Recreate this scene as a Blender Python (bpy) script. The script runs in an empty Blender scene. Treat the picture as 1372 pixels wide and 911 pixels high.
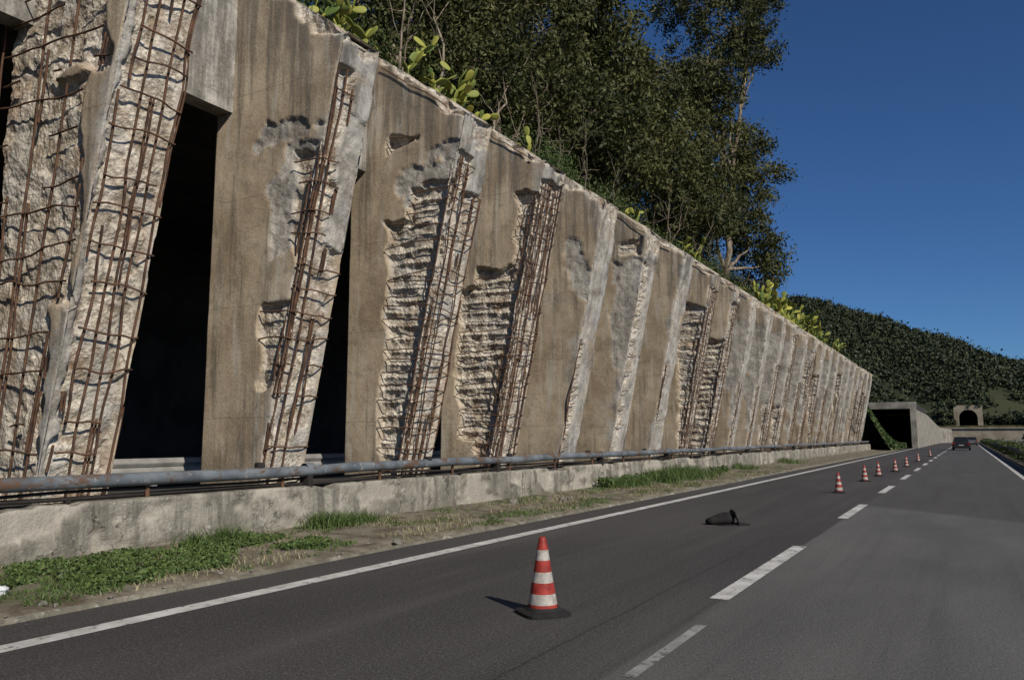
import bpy, math, numpy as np
from mathutils import Matrix, Vector
S=bpy.context.scene
C=S.collection
rng=np.random.default_rng(7)

# ---------------------------------------------------------------- noise
def _h(ix,iy,seed):
    n=(ix.astype(np.int64)*374761393+iy.astype(np.int64)*668265263+seed*1442695041)&0xffffffff
    n=((n^(n>>13))*1274126177)&0xffffffff
    n=(n^(n>>16))&0xffffffff
    return (n%100003)/100003.0
def vn(x,y,seed=0):
    x=np.asarray(x,float);y=np.asarray(y,float)
    ix=np.floor(x);iy=np.floor(y);fx=x-ix;fy=y-iy
    fx=fx*fx*(3-2*fx);fy=fy*fy*(3-2*fy)
    a=_h(ix,iy,seed);b=_h(ix+1,iy,seed);c=_h(ix,iy+1,seed);d=_h(ix+1,iy+1,seed)
    return (a*(1-fx)+b*fx)*(1-fy)+(c*(1-fx)+d*fx)*fy
def fbm(x,y,seed=0,o=4):
    t=0;a=.5;n=0;f=1
    for k in range(o):
        t=t+a*vn(np.asarray(x)*f+k*17.3,np.asarray(y)*f+k*5.1,seed+k);n+=a;a*=.5;f*=2.03
    return t/n
def sst(a,b,x):
    t=np.clip((x-a)/(b-a),0,1);return t*t*(3-2*t)

# ---------------------------------------------------------------- mesh helpers
def link(name,me,mats,parent=None):
    ob=bpy.data.objects.new(name,me);C.objects.link(ob)
    for m in (mats if isinstance(mats,(list,tuple)) else [mats]): me.materials.append(m)
    if parent: ob.parent=parent
    return ob
def npmesh(name,V,F,mats,parent=None,smooth=False,attrs=None,midx=None):
    V=np.asarray(V,np.float32);F=np.asarray(F,np.int32);n=F.shape[1]
    me=bpy.data.meshes.new(name)
    me.vertices.add(len(V));me.vertices.foreach_set('co',V.ravel())
    me.loops.add(F.size);me.loops.foreach_set('vertex_index',F.ravel())
    me.polygons.add(len(F))
    me.polygons.foreach_set('loop_start',np.arange(len(F),dtype=np.int32)*n)
    me.polygons.foreach_set('loop_total',np.full(len(F),n,np.int32))
    sm=np.full(len(F),smooth,bool) if np.isscalar(smooth) else smooth
    me.polygons.foreach_set('use_smooth',sm)
    if midx is not None: me.polygons.foreach_set('material_index',np.asarray(midx,np.int32))
    for k,(dom,val) in (attrs or {}).items():
        at=me.attributes.new(k,'FLOAT',dom);at.data.foreach_set('value',np.asarray(val,np.float32))
    me.update(calc_edges=True)
    return link(name,me,mats,parent)
def empty(name):
    e=bpy.data.objects.new(name,None);C.objects.link(e);return e
BOXF=[(0,3,2,1),(4,5,6,7),(0,1,5,4),(1,2,6,5),(2,3,7,6),(3,0,4,7)]
def boxv(x0,x1,y0,y1,z0,z1):
    return [(x0,y0,z0),(x1,y0,z0),(x1,y1,z0),(x0,y1,z0),(x0,y0,z1),(x1,y0,z1),(x1,y1,z1),(x0,y1,z1)]
def boxes(name,lst,mat,parent=None,bevel=0):
    V=[];F=[]
    for b in lst:
        o=len(V);V+=boxv(*b);F+=[tuple(i+o for i in f) for f in BOXF]
    me=bpy.data.meshes.new(name);me.from_pydata(V,[],F);me.update()
    ob=link(name,me,mat,parent)
    if bevel:
        m=ob.modifiers.new('b','BEVEL');m.width=bevel;m.segments=2
    return ob
def tubes(paths,sides=6):
    Vs=[];Fs=[];o=0
    ang=np.linspace(0,2*np.pi,sides,endpoint=False)
    for P,R in paths:
        P=np.asarray(P,float);n=len(P)
        if n<2: continue
        R=np.broadcast_to(np.asarray(R,float),(n,))
        T=np.gradient(P,axis=0);T/=np.linalg.norm(T,axis=1)[:,None]+1e-9
        ref=np.where(np.abs(T[:,2:3])>.9,np.array([[1.,0,0]]),np.array([[0,0,1.]]))
        A=np.cross(T,ref);A/=np.linalg.norm(A,axis=1)[:,None]+1e-9
        B=np.cross(T,A)
        ring=P[:,None,:]+R[:,None,None]*(np.cos(ang)[None,:,None]*A[:,None,:]+np.sin(ang)[None,:,None]*B[:,None,:])
        Vs.append(ring.reshape(-1,3))
        i=np.arange(n-1)[:,None]*sides;j=np.arange(sides)[None,:];j2=(j+1)%sides
        f=np.stack([i+j,i+j2,i+sides+j2,i+sides+j],-1).reshape(-1,4)+o
        Fs.append(f);o+=n*sides
    return np.concatenate(Vs),np.concatenate(Fs)
def grid(name,X,Y,Z,mat,parent=None,smooth=True,attrs=None):
    a,b=X.shape
    V=np.stack([X,Y,Z],-1).reshape(-1,3)
    i=np.arange(a-1)[:,None]*b+np.arange(b-1)[None,:]
    F=np.stack([i,i+b,i+b+1,i+1],-1).reshape(-1,4)
    return npmesh(name,V,F,mat,parent,smooth,attrs)

# ---------------------------------------------------------------- materials
class M:
    def __init__(s,name,rough=.9):
        s.m=bpy.data.materials.new(name);s.m.use_nodes=True
        s.t=s.m.node_tree;s.b=s.t.nodes['Principled BSDF'];s.b.inputs['Roughness'].default_value=rough
        s.b.inputs['Specular IOR Level'].default_value=.25
        s.co=None
    def n(s,t,**k):
        x=s.t.nodes.new(t)
        for a,v in k.items(): setattr(x,a,v)
        return x
    def l(s,a,b): s.t.links.new(a,b)
    def obj(s,scale=None):
        if not s.co: s.co=s.n('ShaderNodeTexCoord').outputs['Object']
        if scale is None: return s.co
        mp=s.n('ShaderNodeMapping');mp.inputs['Scale'].default_value=scale;s.l(s.co,mp.inputs['Vector']);return mp.outputs[0]
    def noise(s,sc,det=4,scale=None,rough=.55):
        x=s.n('ShaderNodeTexNoise');x.inputs['Scale'].default_value=sc;x.inputs['Detail'].default_value=min(det,5)
        x.inputs['Roughness'].default_value=rough;s.l(s.obj(scale),x.inputs['Vector']);return x.outputs['Fac']
    def vor(s,sc,feat='F1',out='Distance',scale=None):
        x=s.n('ShaderNodeTexVoronoi',feature=feat);x.inputs['Scale'].default_value=sc;s.l(s.obj(scale),x.inputs['Vector']);return x.outputs[out]
    def ramp(s,v,a,b):
        x=s.n('ShaderNodeMapRange',interpolation_type='SMOOTHSTEP');x.inputs['From Min'].default_value=a;x.inputs['From Max'].default_value=b
        s.l(v,x.inputs['Value']);return x.outputs[0]
    def math(s,op,a,b=None):
        x=s.n('ShaderNodeMath',operation=op)
        for i,v in enumerate((a,b)):
            if v is None: continue
            if isinstance(v,(int,float)): x.inputs[i].default_value=v
            else: s.l(v,x.inputs[i])
        return x.outputs[0]
    def mix(s,f,a,b,blend='MIX'):
        x=s.n('ShaderNodeMix',data_type='RGBA',blend_type=blend)
        for inp,v in ((x.inputs[0],f),(x.inputs[6],a),(x.inputs[7],b)):
            if isinstance(v,(int,float)): inp.default_value=v
            elif isinstance(v,tuple): inp.default_value=(*v,1)
            else: s.l(v,inp)
        return x.outputs[2]
    def attr(s,nm):
        x=s.n('ShaderNodeAttribute',attribute_name=nm);return x.outputs['Fac']
    def xyz(s):
        x=s.n('ShaderNodeSeparateXYZ');s.l(s.obj(),x.inputs[0]);return x.outputs
    def col(s,c):
        if isinstance(c,tuple): s.b.inputs['Base Color'].default_value=(*c,1)
        else: s.l(c,s.b.inputs['Base Color'])
    def bump(s,h,st=.5,dist=.02):
        x=s.n('ShaderNodeBump');x.inputs['Strength'].default_value=st;x.inputs['Distance'].default_value=dist
        s.l(h,x.inputs['Height']);s.l(x.outputs[0],s.b.inputs['Normal'])

def m_flat(name,c,rough=.6,var=.25,sc=6,metal=0):
    m=M(name,rough);m.b.inputs['Metallic'].default_value=metal
    d=tuple(v*(1-var) for v in c);m.col(m.mix(m.ramp(m.noise(sc,3),.3,.7),d,c));return m.m

def m_fin():
    m=M('weathered_concrete',.92)
    n1=m.noise(.9,5,None,.62)
    tan=m.mix(m.ramp(n1,.3,.72),(.29,.22,.148),(.48,.395,.285))
    gray=m.mix(m.ramp(m.noise(1.8,5,None,.65),.32,.68),(.17,.16,.145),(.48,.455,.41))
    tone=m.attr('tone')
    g=m.ramp(m.math('ADD',m.math('MULTIPLY',tone,.46),m.noise(.8,5,None,.65)),.59,.80)
    c=m.mix(g,tan,gray)
    z=m.xyz()[2]
    st=m.ramp(m.math('ADD',m.noise(1.2,5,(3.2,3.2,.22),.65),m.math('MULTIPLY',m.ramp(z,5.6,8.4),.13)),.50,.70)
    c=m.mix(m.math('MULTIPLY',st,.68),c,(.095,.085,.07))
    st2=m.ramp(m.noise(1.9,4,(2.6,2.6,.3)),.54,.72)
    c=m.mix(m.math('MULTIPLY',st2,.5),c,(.52,.49,.43))
    bl=m.ramp(m.noise(3.1,5,None,.72),.56,.63)
    c=m.mix(m.math('MULTIPLY',bl,.30),c,(.12,.105,.085))
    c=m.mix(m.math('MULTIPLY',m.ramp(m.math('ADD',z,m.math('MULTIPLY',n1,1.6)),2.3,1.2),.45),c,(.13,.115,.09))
    fr=m.math('FRACT',m.math('MULTIPLY',m.math('ADD',z,m.math('MULTIPLY',n1,.05)),.55))
    ln=m.math('LESS_THAN',fr,.009)
    c=m.mix(m.math('MULTIPLY',ln,.35),c,(.1,.08,.06))
    fine=m.noise(30,4,None,.7)
    c=m.mix(.5,c,m.mix(m.ramp(fine,.3,.7),(.22,.22,.22),(.85,.85,.85)),'SOFT_LIGHT')
    vd=m.vor(17)
    d=m.mix(m.ramp(m.noise(4,5,None,.7),.34,.62),(.32,.265,.195),(.74,.67,.56))
    d=m.mix(m.math('MULTIPLY',m.ramp(vd,.4,.75),.4),d,(.20,.15,.105))
    gp=m.ramp(m.noise(1.7,4,None,.6),.52,.60)
    d=m.mix(m.math('MULTIPLY',gp,.55),d,(.43,.415,.38))
    ru=m.ramp(m.noise(2.6,5,(1,1,.5),.6),.52,.68)
    d=m.mix(m.math('MULTIPLY',ru,.5),d,(.25,.14,.075))
    D=m.attr('dmg')
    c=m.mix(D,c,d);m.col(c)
    h=m.math('ADD',m.math('MULTIPLY',m.noise(8,5,None,.68),m.math('ADD',m.math('MULTIPLY',D,1.9),.25)),m.math('MULTIPLY',m.math('MULTIPLY',vd,D),-.45))
    m.bump(h,.9,.035)
    return m.m
def m_parapet():
    m=M('parapet_concrete',.93)
    c=m.mix(m.ramp(m.noise(1.3,5,None,.65),.3,.7),(.17,.155,.125),(.40,.37,.305))
    st=m.ramp(m.noise(1.6,5,(3,3,.35),.65),.42,.62)
    c=m.mix(m.math('MULTIPLY',st,.72),c,(.115,.105,.085))
    z=m.xyz()[2]
    c=m.mix(m.math('MULTIPLY',m.ramp(m.math('ADD',z,m.math('MULTIPLY',m.noise(3),.4)),.55,.12),.65),c,(.13,.12,.08))
    sp=m.ramp(m.noise(4.2,5,None,.72),.54,.60)
    c=m.mix(m.math('MULTIPLY',sp,.45),c,(.09,.083,.07))
    sp2=m.ramp(m.noise(5.2,5,(1,1,1.7),.72),.60,.66)
    c=m.mix(m.math('MULTIPLY',sp2,.5),c,(.52,.49,.42))
    n=m.n('ShaderNodeTexNoise');n.inputs['Scale'].default_value=4;n.inputs['Detail'].default_value=5;n.inputs['Roughness'].default_value=.7;m.l(m.obj(),n.inputs['Vector'])
    v=m.n('ShaderNodeTexVoronoi',feature='DISTANCE_TO_EDGE');v.inputs['Scale'].default_value=1.15
    mx=m.n('ShaderNodeMix',data_type='RGBA');mx.inputs[0].default_value=.3;m.l(m.obj((1,1,.35)),mx.inputs[6]);m.l(n.outputs['Color'],mx.inputs[7]);m.l(mx.outputs[2],v.inputs['Vector'])
    wd=m.ramp(m.noise(2.2,3),.35,.7)
    cr=m.math('LESS_THAN',v.outputs['Distance'],m.math('MULTIPLY',wd,.011))
    cr=m.math('MULTIPLY',cr,m.ramp(m.noise(.9),.46,.56))
    c=m.mix(m.math('MULTIPLY',cr,.75),c,(.05,.042,.032))
    D=m.attr('dmg');c=m.mix(D,c,(.46,.42,.35));m.col(c)
    m.bump(m.math('SUBTRACT',m.noise(12,5,None,.7),m.math('MULTIPLY',cr,1.)),.9,.04);return m.m
def m_asphalt():
    m=M('asphalt',.86)
    x,y,z=m.xyz()
    nw=m.mix(m.ramp(m.noise(.5,5,(1,.25,1)),.3,.7),(.038,.034,.033),(.060,.055,.052))
    old=m.mix(m.ramp(m.noise(.7,5,(1,.3,1)),.3,.7),(.080,.078,.074),(.122,.119,.112))
    wob=m.math('MULTIPLY',m.math('SUBTRACT',m.noise(.8,4),.5),.10)
    xx=m.math('ADD',x,wob)
    f=m.ramp(xx,-2.10,-2.04)
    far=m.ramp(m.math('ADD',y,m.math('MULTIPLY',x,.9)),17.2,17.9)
    old=m.mix(m.math('MULTIPLY',far,.7),old,(.055,.051,.049))  # newer dark asphalt plus a cast shadow band, both painted into the lane
    c=m.mix(f,nw,old)
    seam=m.math('LESS_THAN',m.math('ABSOLUTE',m.math('ADD',xx,2.66)),.012)
    c=m.mix(m.math('MULTIPLY',seam,.7),c,(.015,.013,.012))
    gn=m.noise(60,3,None,.7);g2=m.noise(24,4,None,.75)
    c=m.mix(m.math('MULTIPLY',m.ramp(gn,.50,.70),.5),c,(.22,.215,.205))
    c=m.mix(m.math('MULTIPLY',m.ramp(gn,.48,.30),.6),c,(.013,.012,.011))
    c=m.mix(m.math('MULTIPLY',m.ramp(g2,.56,.66),.25),c,(.22,.215,.20))
    c=m.mix(m.math('MULTIPLY',m.ramp(g2,.44,.34),.35),c,(.015,.014,.013))
    tr=m.ramp(m.noise(.6,5,(5,.12,1)),.5,.8)
    c=m.mix(m.math('MULTIPLY',tr,.35),c,(.025,.022,.02))
    ws=m.ramp(m.noise(.35,5,(3,.15,1),.65),.5,.7)
    c=m.mix(m.math('MULTIPLY',ws,.25),c,(.13,.125,.115))
    sp=m.ramp(m.noise(6,3),.69,.74)
    c=m.mix(m.math('MULTIPLY',sp,.3),c,(.16,.15,.13))
    m.col(c);m.bump(m.math('ADD',gn,g2),.6,.012);return m.m
def m_paint(wear=.3,k=.9,name='road_paint'):
    m=M(name,.75)
    w=m.ramp(m.math('ADD',m.noise(7,5,None,.7),m.math('MULTIPLY',m.noise(45,4),.25)),.70-wear*.5+.1,.84-wear*.5+.1)
    c=m.mix(m.ramp(m.noise(2.5,5),.3,.7),(.42,.41,.38),(.64,.63,.60))
    m.col(m.mix(m.math('MULTIPLY',w,.9),m.mix(k,(.08,.077,.072),c),(.06,.056,.052)));m.bump(m.noise(50),.3,.006);return m.m
def m_soil():
    m=M('verge_soil',.97)
    c=m.mix(m.ramp(m.noise(2.2,5,None,.65),.3,.7),(.085,.068,.045),(.25,.22,.165))
    c=m.mix(m.math('MULTIPLY',m.ramp(m.noise(1.1,5,None,.7),.52,.66),.7),c,(.075,.09,.035))
    gr=m.ramp(m.vor(24),.0,.28)
    c=m.mix(m.math('MULTIPLY',m.math('SUBTRACT',1,gr),m.ramp(m.noise(2),.4,.6)),c,(.34,.31,.26))
    m.col(c);m.bump(m.math('ADD',m.noise(18,5),gr),.8,.03);return m.m
def m_leaf(name,c0,c1,trans=0.):
    m=M(name,.6);m.b.inputs['Specular IOR Level'].default_value=.25
    t=m.attr('tint');c=m.mix(t,c0,c1)
    m.col(c)
    if trans>0:
        tr=m.n('ShaderNodeBsdfTranslucent');m.l(c,tr.inputs[0])
        mx=m.n('ShaderNodeMixShader');mx.inputs[0].default_value=trans
        out=m.t.nodes['Material Output'];m.l(m.b.outputs[0],mx.inputs[1]);m.l(tr.outputs[0],mx.inputs[2]);m.l(mx.outputs[0],out.inputs[0])
    return m.m
def m_bark():
    m=M('bark',.9);c=m.mix(m.ramp(m.noise(3,3,(2,2,.5)),.35,.65),(.11,.085,.06),(.28,.23,.17));m.col(c);return m.m
def m_rust():
    m=M('rusty_rebar',.9);m.col(m.mix(m.ramp(m.noise(6,4),.3,.7),(.055,.032,.022),(.15,.08,.048)));return m.m
def m_pipe():
    m=M('galvanised_pipe',.65);m.b.inputs['Metallic'].default_value=.1
    c=m.mix(m.ramp(m.noise(2,4),.3,.7),(.085,.10,.115),(.18,.20,.215))
    c=m.mix(m.ramp(m.noise(3.2,5,(1,.5,1),.75),.50,.60),c,(.12,.075,.05))
    c=m.mix(m.ramp(m.noise(9,5,None,.7),.60,.66),c,(.30,.29,.27));m.col(c);return m.m
def m_ground(name,a,b,sc=.4):
    m=M(name,.97);m.col(m.mix(m.ramp(m.noise(sc,5,None,.65),.35,.65),a,b));m.bump(m.noise(sc*12,4),.7,.1);return m.m

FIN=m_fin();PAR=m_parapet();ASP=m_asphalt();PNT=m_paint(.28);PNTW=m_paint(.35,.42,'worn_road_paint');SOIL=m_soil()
RUST=m_rust();PIPE=m_pipe();BARK=m_bark()
DARK=m_ground('painted_shade_concrete',(.03,.03,.03),(.06,.058,.055),.8)  # shade of gallery, portals and gap under the pipe painted into the colour
PLAIN=m_ground('pale_concrete',(.17,.155,.13),(.33,.305,.26),.7)
TANW=m_ground('tan_masonry',(.22,.18,.13),(.34,.29,.22),.3)
HILLG=m_ground('hill_ground',(.018,.025,.011),(.045,.048,.023),.05)
EARTH=m_ground('slope_earth',(.04,.045,.02),(.11,.10,.05),.5)
LEAF_T=m_leaf('tree_leaf',(.024,.032,.009),(.125,.125,.04),.12)
LEAF_S=m_leaf('shrub_leaf',(.025,.04,.011),(.10,.13,.035),.12)
LEAF_H=m_leaf('hill_leaf',(.020,.030,.015),(.065,.075,.034))
LEAF_G=m_leaf('grass_blade',(.035,.06,.016),(.11,.16,.045))
LEAF_D=m_leaf('dry_grass',(.15,.13,.07),(.32,.28,.17))
CACT=m_leaf('cactus_skin',(.10,.15,.035),(.38,.36,.07))

# ---------------------------------------------------------------- gallery fins
ZB=.68;ZF=7.85
def xf(z): return -9.59+.212*(np.asarray(z)-.9)
def bm_(a,b,bx,sd,amp=.24):
    nz=(fbm(a*1.5+3.1,b*1.5,sd,5)-.5)*2
    m=np.zeros(np.broadcast(a,b).shape)
    for x0,x1,z0,z1 in bx:
        s=np.maximum(np.maximum(x0-a,a-x1),np.maximum(z0-b,b-z1))
        m=np.maximum(m,sst(-.03,.03,-s+nz*amp))
    return m
gallery=empty('concrete_rockfall_gallery')
def fin(i,y0,T,sb,fb,ns,nf,nr,sp,nv,ridge,sd,side_v=(),gb=(),gf=(),rr_=1.):
    r=np.linspace(0,1,nr+1);s=np.linspace(0,1,ns+1);w=np.linspace(0,T,nf+1)
    zp=ZB+r*(ZF-ZB);XF=xf(zp)
    def side(sv):
        zt=9.95+(ZF-9.95)*sv
        return -11+(XF[None,:]+11)*sv[:,None], ZB+r[None,:]*(zt[:,None]-ZB)
    Xs,Zs=side(s)
    X=np.concatenate([Xs,np.repeat(XF[None],nf,0),Xs[::-1][1:]])
    Y=np.concatenate([np.full(Xs.shape,y0),np.repeat((y0+w[1:])[:,None],nr+1,1),np.full((ns,nr+1),y0+T)])
    Z=np.concatenate([Zs,np.repeat(zp[None],nf,0),Zs[::-1][1:]])
    nc=X.shape[0];kf=ns;kl=ns+nf
    ms=bm_(Xs,Zs,sb,sd);wf=np.concatenate([w])[:,None];mf=bm_(wf,zp[None,:]+0*wf,fb,sd+50,.2)
    D=np.zeros(X.shape);D[:ns+1]=ms;D[ns+1:kl+1]=mf[1:]
    corner=np.maximum(ms[-1],mf[0]);D[kf]=corner
    G=np.zeros(X.shape)
    if gb: G[:ns+1]=bm_(Xs,Zs,gb,sd+7,.5)
    if gf: G[kf:kl+1]=np.maximum(G[kf:kl+1],bm_(wf,zp[None,:]+0*wf,gf,sd+8,.3))
    dt=(9.95+(ZF-9.95)*s)[:,None]-Zs
    te=sst(.0,.06,.38*(fbm(Xs*2,Zs*2+sd,sd+9,3)-.30)*2-dt)
    D[:ns+1]=np.maximum(D[:ns+1],te)
    ft=sst(.0,.08,1.3*(fbm(wf*1.5,zp[None,:]*1.2+sd,sd+10,4)-.36)*2-(ZF-zp[None,:]))
    D[kf:kl+1]=np.maximum(D[kf:kl+1],ft*.8)
    N=np.zeros(X.shape+(3,))
    N[:kf+1]+=np.array([0,-1,0]);N[kf:kl+1]+=np.array([.978,0,-.208]);N[kl:]+=np.array([0,1,0])
    U=np.where(np.arange(nc)[:,None]<=kf,X,Y*1.0+20)
    rough=fbm(U*6,Z*6,sd+3,4)
    big=fbm(U*1.8,Z*1.8,sd+5,3)
    flat=sst(.50,.60,fbm(U*1.6,Z*1.1,sd+15,3))
    dep=D*(.03+.095*rough*(1-.65*flat)+.08*big)
    if ridge: dep+=D*.055*np.abs(np.sin(math.pi*(Z+.16*fbm(U*1.2,Z*.7,sd+8,2))/sp))**.6*(np.arange(nc)[:,None]<=kf)
    G=G*(1-D)
    dep+=G*(.015+.05*rough)
    dep+=(1-D)*.014*fbm(U*3,Z*3,sd+4,3)
    for kk in (kf,kl):
        chip=sst(.42,.60,fbm(Z[kk]*2.1,Z[kk]*0+sd,sd+6,4))
        for dk,a in ((-1,.4),(0,1),(1,.4)):
            k2=kk+dk
            if 0<=k2<nc: dep[k2]=np.maximum(dep[k2],chip*.06*a); D[k2]=np.maximum(D[k2],chip*a*.8)
    V=np.stack([X,Y,Z],-1)-N*dep[...,None]
    # crumbling upper arris
    topd=sst(.45,.7,fbm(np.arange(nc)*.13,np.full(nc,sd*1.),sd+30,4))*.10
    V[:,-1,2]-=topd;V[:,-2,2]-=topd*.3
    nrr=nr+1
    I=np.arange(nc-1)[:,None]*nrr+np.arange(nr)[None,:]
    F=np.stack([I,I+nrr,I+nrr+1,I+1],-1).reshape(-1,4)
    fs=(D[:-1,:-1]+D[1:,1:]).ravel()<.3
    k=np.arange(ns);a=k*nrr+nr;b=(nc-1-k)*nrr+nr
    top=np.stack([a,a+nrr,b-nrr,b],-1)
    rr=np.arange(nr);bk=np.stack([rr,rr+1,(nc-1)*nrr+rr+1,(nc-1)*nrr+rr],-1)
    F=np.concatenate([F,top,bk]);fs=np.concatenate([fs,np.zeros(len(top)+len(bk),bool)])
    tone=np.zeros(X.shape);tone[kf:kl+1]=.6;tone[kl+1:]=.3
    tone[:ns+1]+=sst(.45,.0,np.abs(Xs-XF[None])) *.45
    tone=np.maximum(tone,G*1.0)
    ob=npmesh('buttress_%d'%i,V.reshape(-1,3),F,FIN,gallery,fs,{'dmg':('POINT',np.maximum(D,G*.28).ravel()),'tone':('POINT',np.clip(tone,0,1).ravel())})
    rg=np.random.default_rng(sd);P=[]
    def emit(pts,mask,rad):
        k0=None
        for q in range(len(pts)+1):
            on=q<len(pts) and mask[q]>.45
            if on and k0 is None:k0=q
            if not on and k0 is not None:
                if q-k0>=3:P.append((pts[k0:q],rad*rr_))
                k0=None
    z=ZB+.15
    while z<ZF-.1 and sp>0:
        x1=float(xf(z));n1=44;n2=20
        tilt=rg.normal(0,.05);wb=rg.random()*50
        xs=np.linspace(-10.95,x1,n1);ys=np.linspace(0,T,n2)
        lx=(x1-xs)
        zs=z+tilt*lx+.09*(fbm(xs*2+wb,xs*0,sd,2)-.5)
        m1=bm_(xs,zs,sb,sd)
        p1=np.stack([xs,y0+.02-.05*fbm(xs*1.7+wb,xs*0+7,sd,2),zs],-1)
        p1[-1,1]=y0-.002
        zf2=z+.10*(fbm(ys*3+wb,ys*0,sd+1,2)-.5)+rg.normal(0,.03)*ys;m2=bm_(ys,zf2,fb,sd+50,.2)
        bow=.02+.05*rg.random()
        p2=np.stack([xf(zf2)-.012+bow*np.sin(np.pi*ys/T)*(rg.random()>.4),y0+ys,zf2],-1)
        if rg.random()<.9:
            mm=np.concatenate([m1,m2[1:]])
            if rg.random()<.3: mm=mm*(vn(np.arange(len(mm))*.12,mm*0+z,sd+3)>.3)
            emit(np.concatenate([p1,p2[1:]]),mm,.0125)
        z+=sp*rg.uniform(.75,1.25)
    for q in range(nv):
        w0=T*(.07+.86*q/(max(nv-1,1)))+rg.normal(0,.04);zz=np.linspace(ZB,ZF-.05,90)
        yy=w0+.05*(fbm(zz*1.2,zz*0+q,sd+q,2)-.5)*2;m=bm_(yy,zz,fb,sd+50,.2)
        if rg.random()<.5: m=m*(vn(zz*.8,zz*0+q*3.3,sd)>.36)
        emit(np.stack([xf(zz)-.034+.04*(fbm(zz*1.5,zz*0+q,sd+20+q,2)-.5),y0+yy,zz],-1),m,.016)
        if rg.random()<.5: emit(np.stack([xf(zz)-.04+.03*(fbm(zz*1.5,zz*0+q,sd+22+q,2)-.5),y0+yy+.045,zz],-1),m*(vn(zz*.8,zz*0+q*5.3,sd)>.45),.014)
    for q,e in enumerate(side_v):
        zz=np.linspace(ZB,8.6,100);xx=xf(zz)-e-e*.12*(zz-1)*(1 if e>.4 else 0)+.06*(fbm(zz,zz*0+q,sd+40+q,2)-.5);m=bm_(xx,zz,sb,sd)
        if q%2==1: m=m*(vn(zz*1.0,zz*0+q*3.3,sd)>.40)
        emit(np.stack([xx,y0+.03-.03*(fbm(zz*1.5,zz*0+q,sd+60,2)),zz],-1),m,.0155)
    if rg.random()<.8 and i<14:
        ss=np.linspace(rg.uniform(.2,.5),rg.uniform(.8,.98),24);zt=9.95+(ZF-9.95)*ss-.14-.16*fbm(ss*6,ss*0,sd,2)
        P.append((np.stack([-11+(float(xf(ZF))+11)*ss,y0-.015-.04*fbm(ss*5,ss*0,sd,2),zt],-1),.012))
    if P:
        v,f=tubes(P,5);npmesh('rebar_%d'%i,v,f,RUST,gallery,True)

cfg={
 1:(5.5,.97,[(-12,-9.78,0,11),(-11,-9.55,0,3.5),(-11,-9.1,3,6),(-11,-8.75,6,11)],[(.1,1.3,0,8)],.46,6,False,(.28,.35,.62,.95,1.02,1.3,1.6,2.0),(),[(-.2,.2,0,9)]),
 2:(9.0,.9,[(-9.8,-7,2.2,3.6),(-9.5,-7,.6,2.4),(-9.1,-7,3.4,6.0)],[(-.3,1.1,0,4.6),(-.3,.45,4,7.4)],.40,5,False,(.06,.16),[(-10.1,-7,6.1,6.7),(-9.5,-7,4.4,6.4)],[(.3,1.2,3.8,6.6)]),
 3:(12.5,1.05,[(-10.05,-7,.6,5.8),(-9.5,-7,5.5,6.5),(-9.95,-9.2,7.35,7.6)],[(-.3,1.3,0,6.4),(-.3,.5,6,7)],.25,6,True,(.08,),[(-9.8,-8,6,7)],()),
 4:(15.9,1.15,[(-10.5,-7,1.5,5.0),(-9.95,-7,.6,5.5),(-8.95,-7,5,7.2)],[(-.3,1.4,0,7.5)],.25,7,True,(.08,.2),(),()),
 5:(19.5,1.0,[(-8.0,-7,3,4)],[(-.3,.3,.6,4.0)],.3,3,False,(),[(-9.35,-8.6,5.3,6.9)],[(-.2,.4,1,7.5)]),
 6:(23.0,1.1,[(-9.3,-8.5,7.1,7.6)],[(-.3,.5,.3,6.8)],.5,0,False,(),[(-9.3,-7,1,6.9)],[(-.2,1.3,1,7)]),
 7:(26.6,1.0,[],[(-.3,.3,2,4)],.3,2,False,(),(),[(-.2,.8,1,7)]),
 8:(30.2,1.0,[(-9.7,-7,.6,6.6)],[(-.3,1.2,0,7.2)],.3,5,True,(.1,),(),()),
 9:(33.6,1.0,[(-10.5,-7,.6,5.6)],[(-.3,1.2,0,7.2)],.26,5,True,(.1,),(),()),
}
for i,(y,T,sb,fb,sp,nv,rd,sv,gb,gf) in cfg.items():
    if i<=4: res=(76,32,230)
    elif i<=6: res=(48,20,140)
    else: res=(30,12,100)
    fin(i,y,T,sb,fb,*res,sp,nv,rd,100+i*13,sv,gb,gf,1.08 if i<3 else .95)
rg=np.random.default_rng(5);y=37.1;i=10
while y<92.5:
    q=rg.random()
    sb=[(-9.9+rg.random()*.8,-7,.6,rg.uniform(3,7))] if q<.55 else []
    fb=[(-.3,1.2,0,rg.uniform(4,7.5))] if q<.75 else [(-.3,.4,1,4)]
    fin(i,y,1.0,sb,fb,20,8,64,.3,4,q<.4,300+i*7,(.1,),[(-9.6,-7,2,7)] if q>.4 else (),[(-.3,1.3,1,8)]);y+=3.5;i+=1
for y in (2.0,-1.5,-5.0,-8.5,-12.0):
    fin(i,y,1.0,[(-10,-7,1,5)],[(-.3,1.2,0,6)],16,6,50,.4,4,False,500+i,());i+=1

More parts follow.
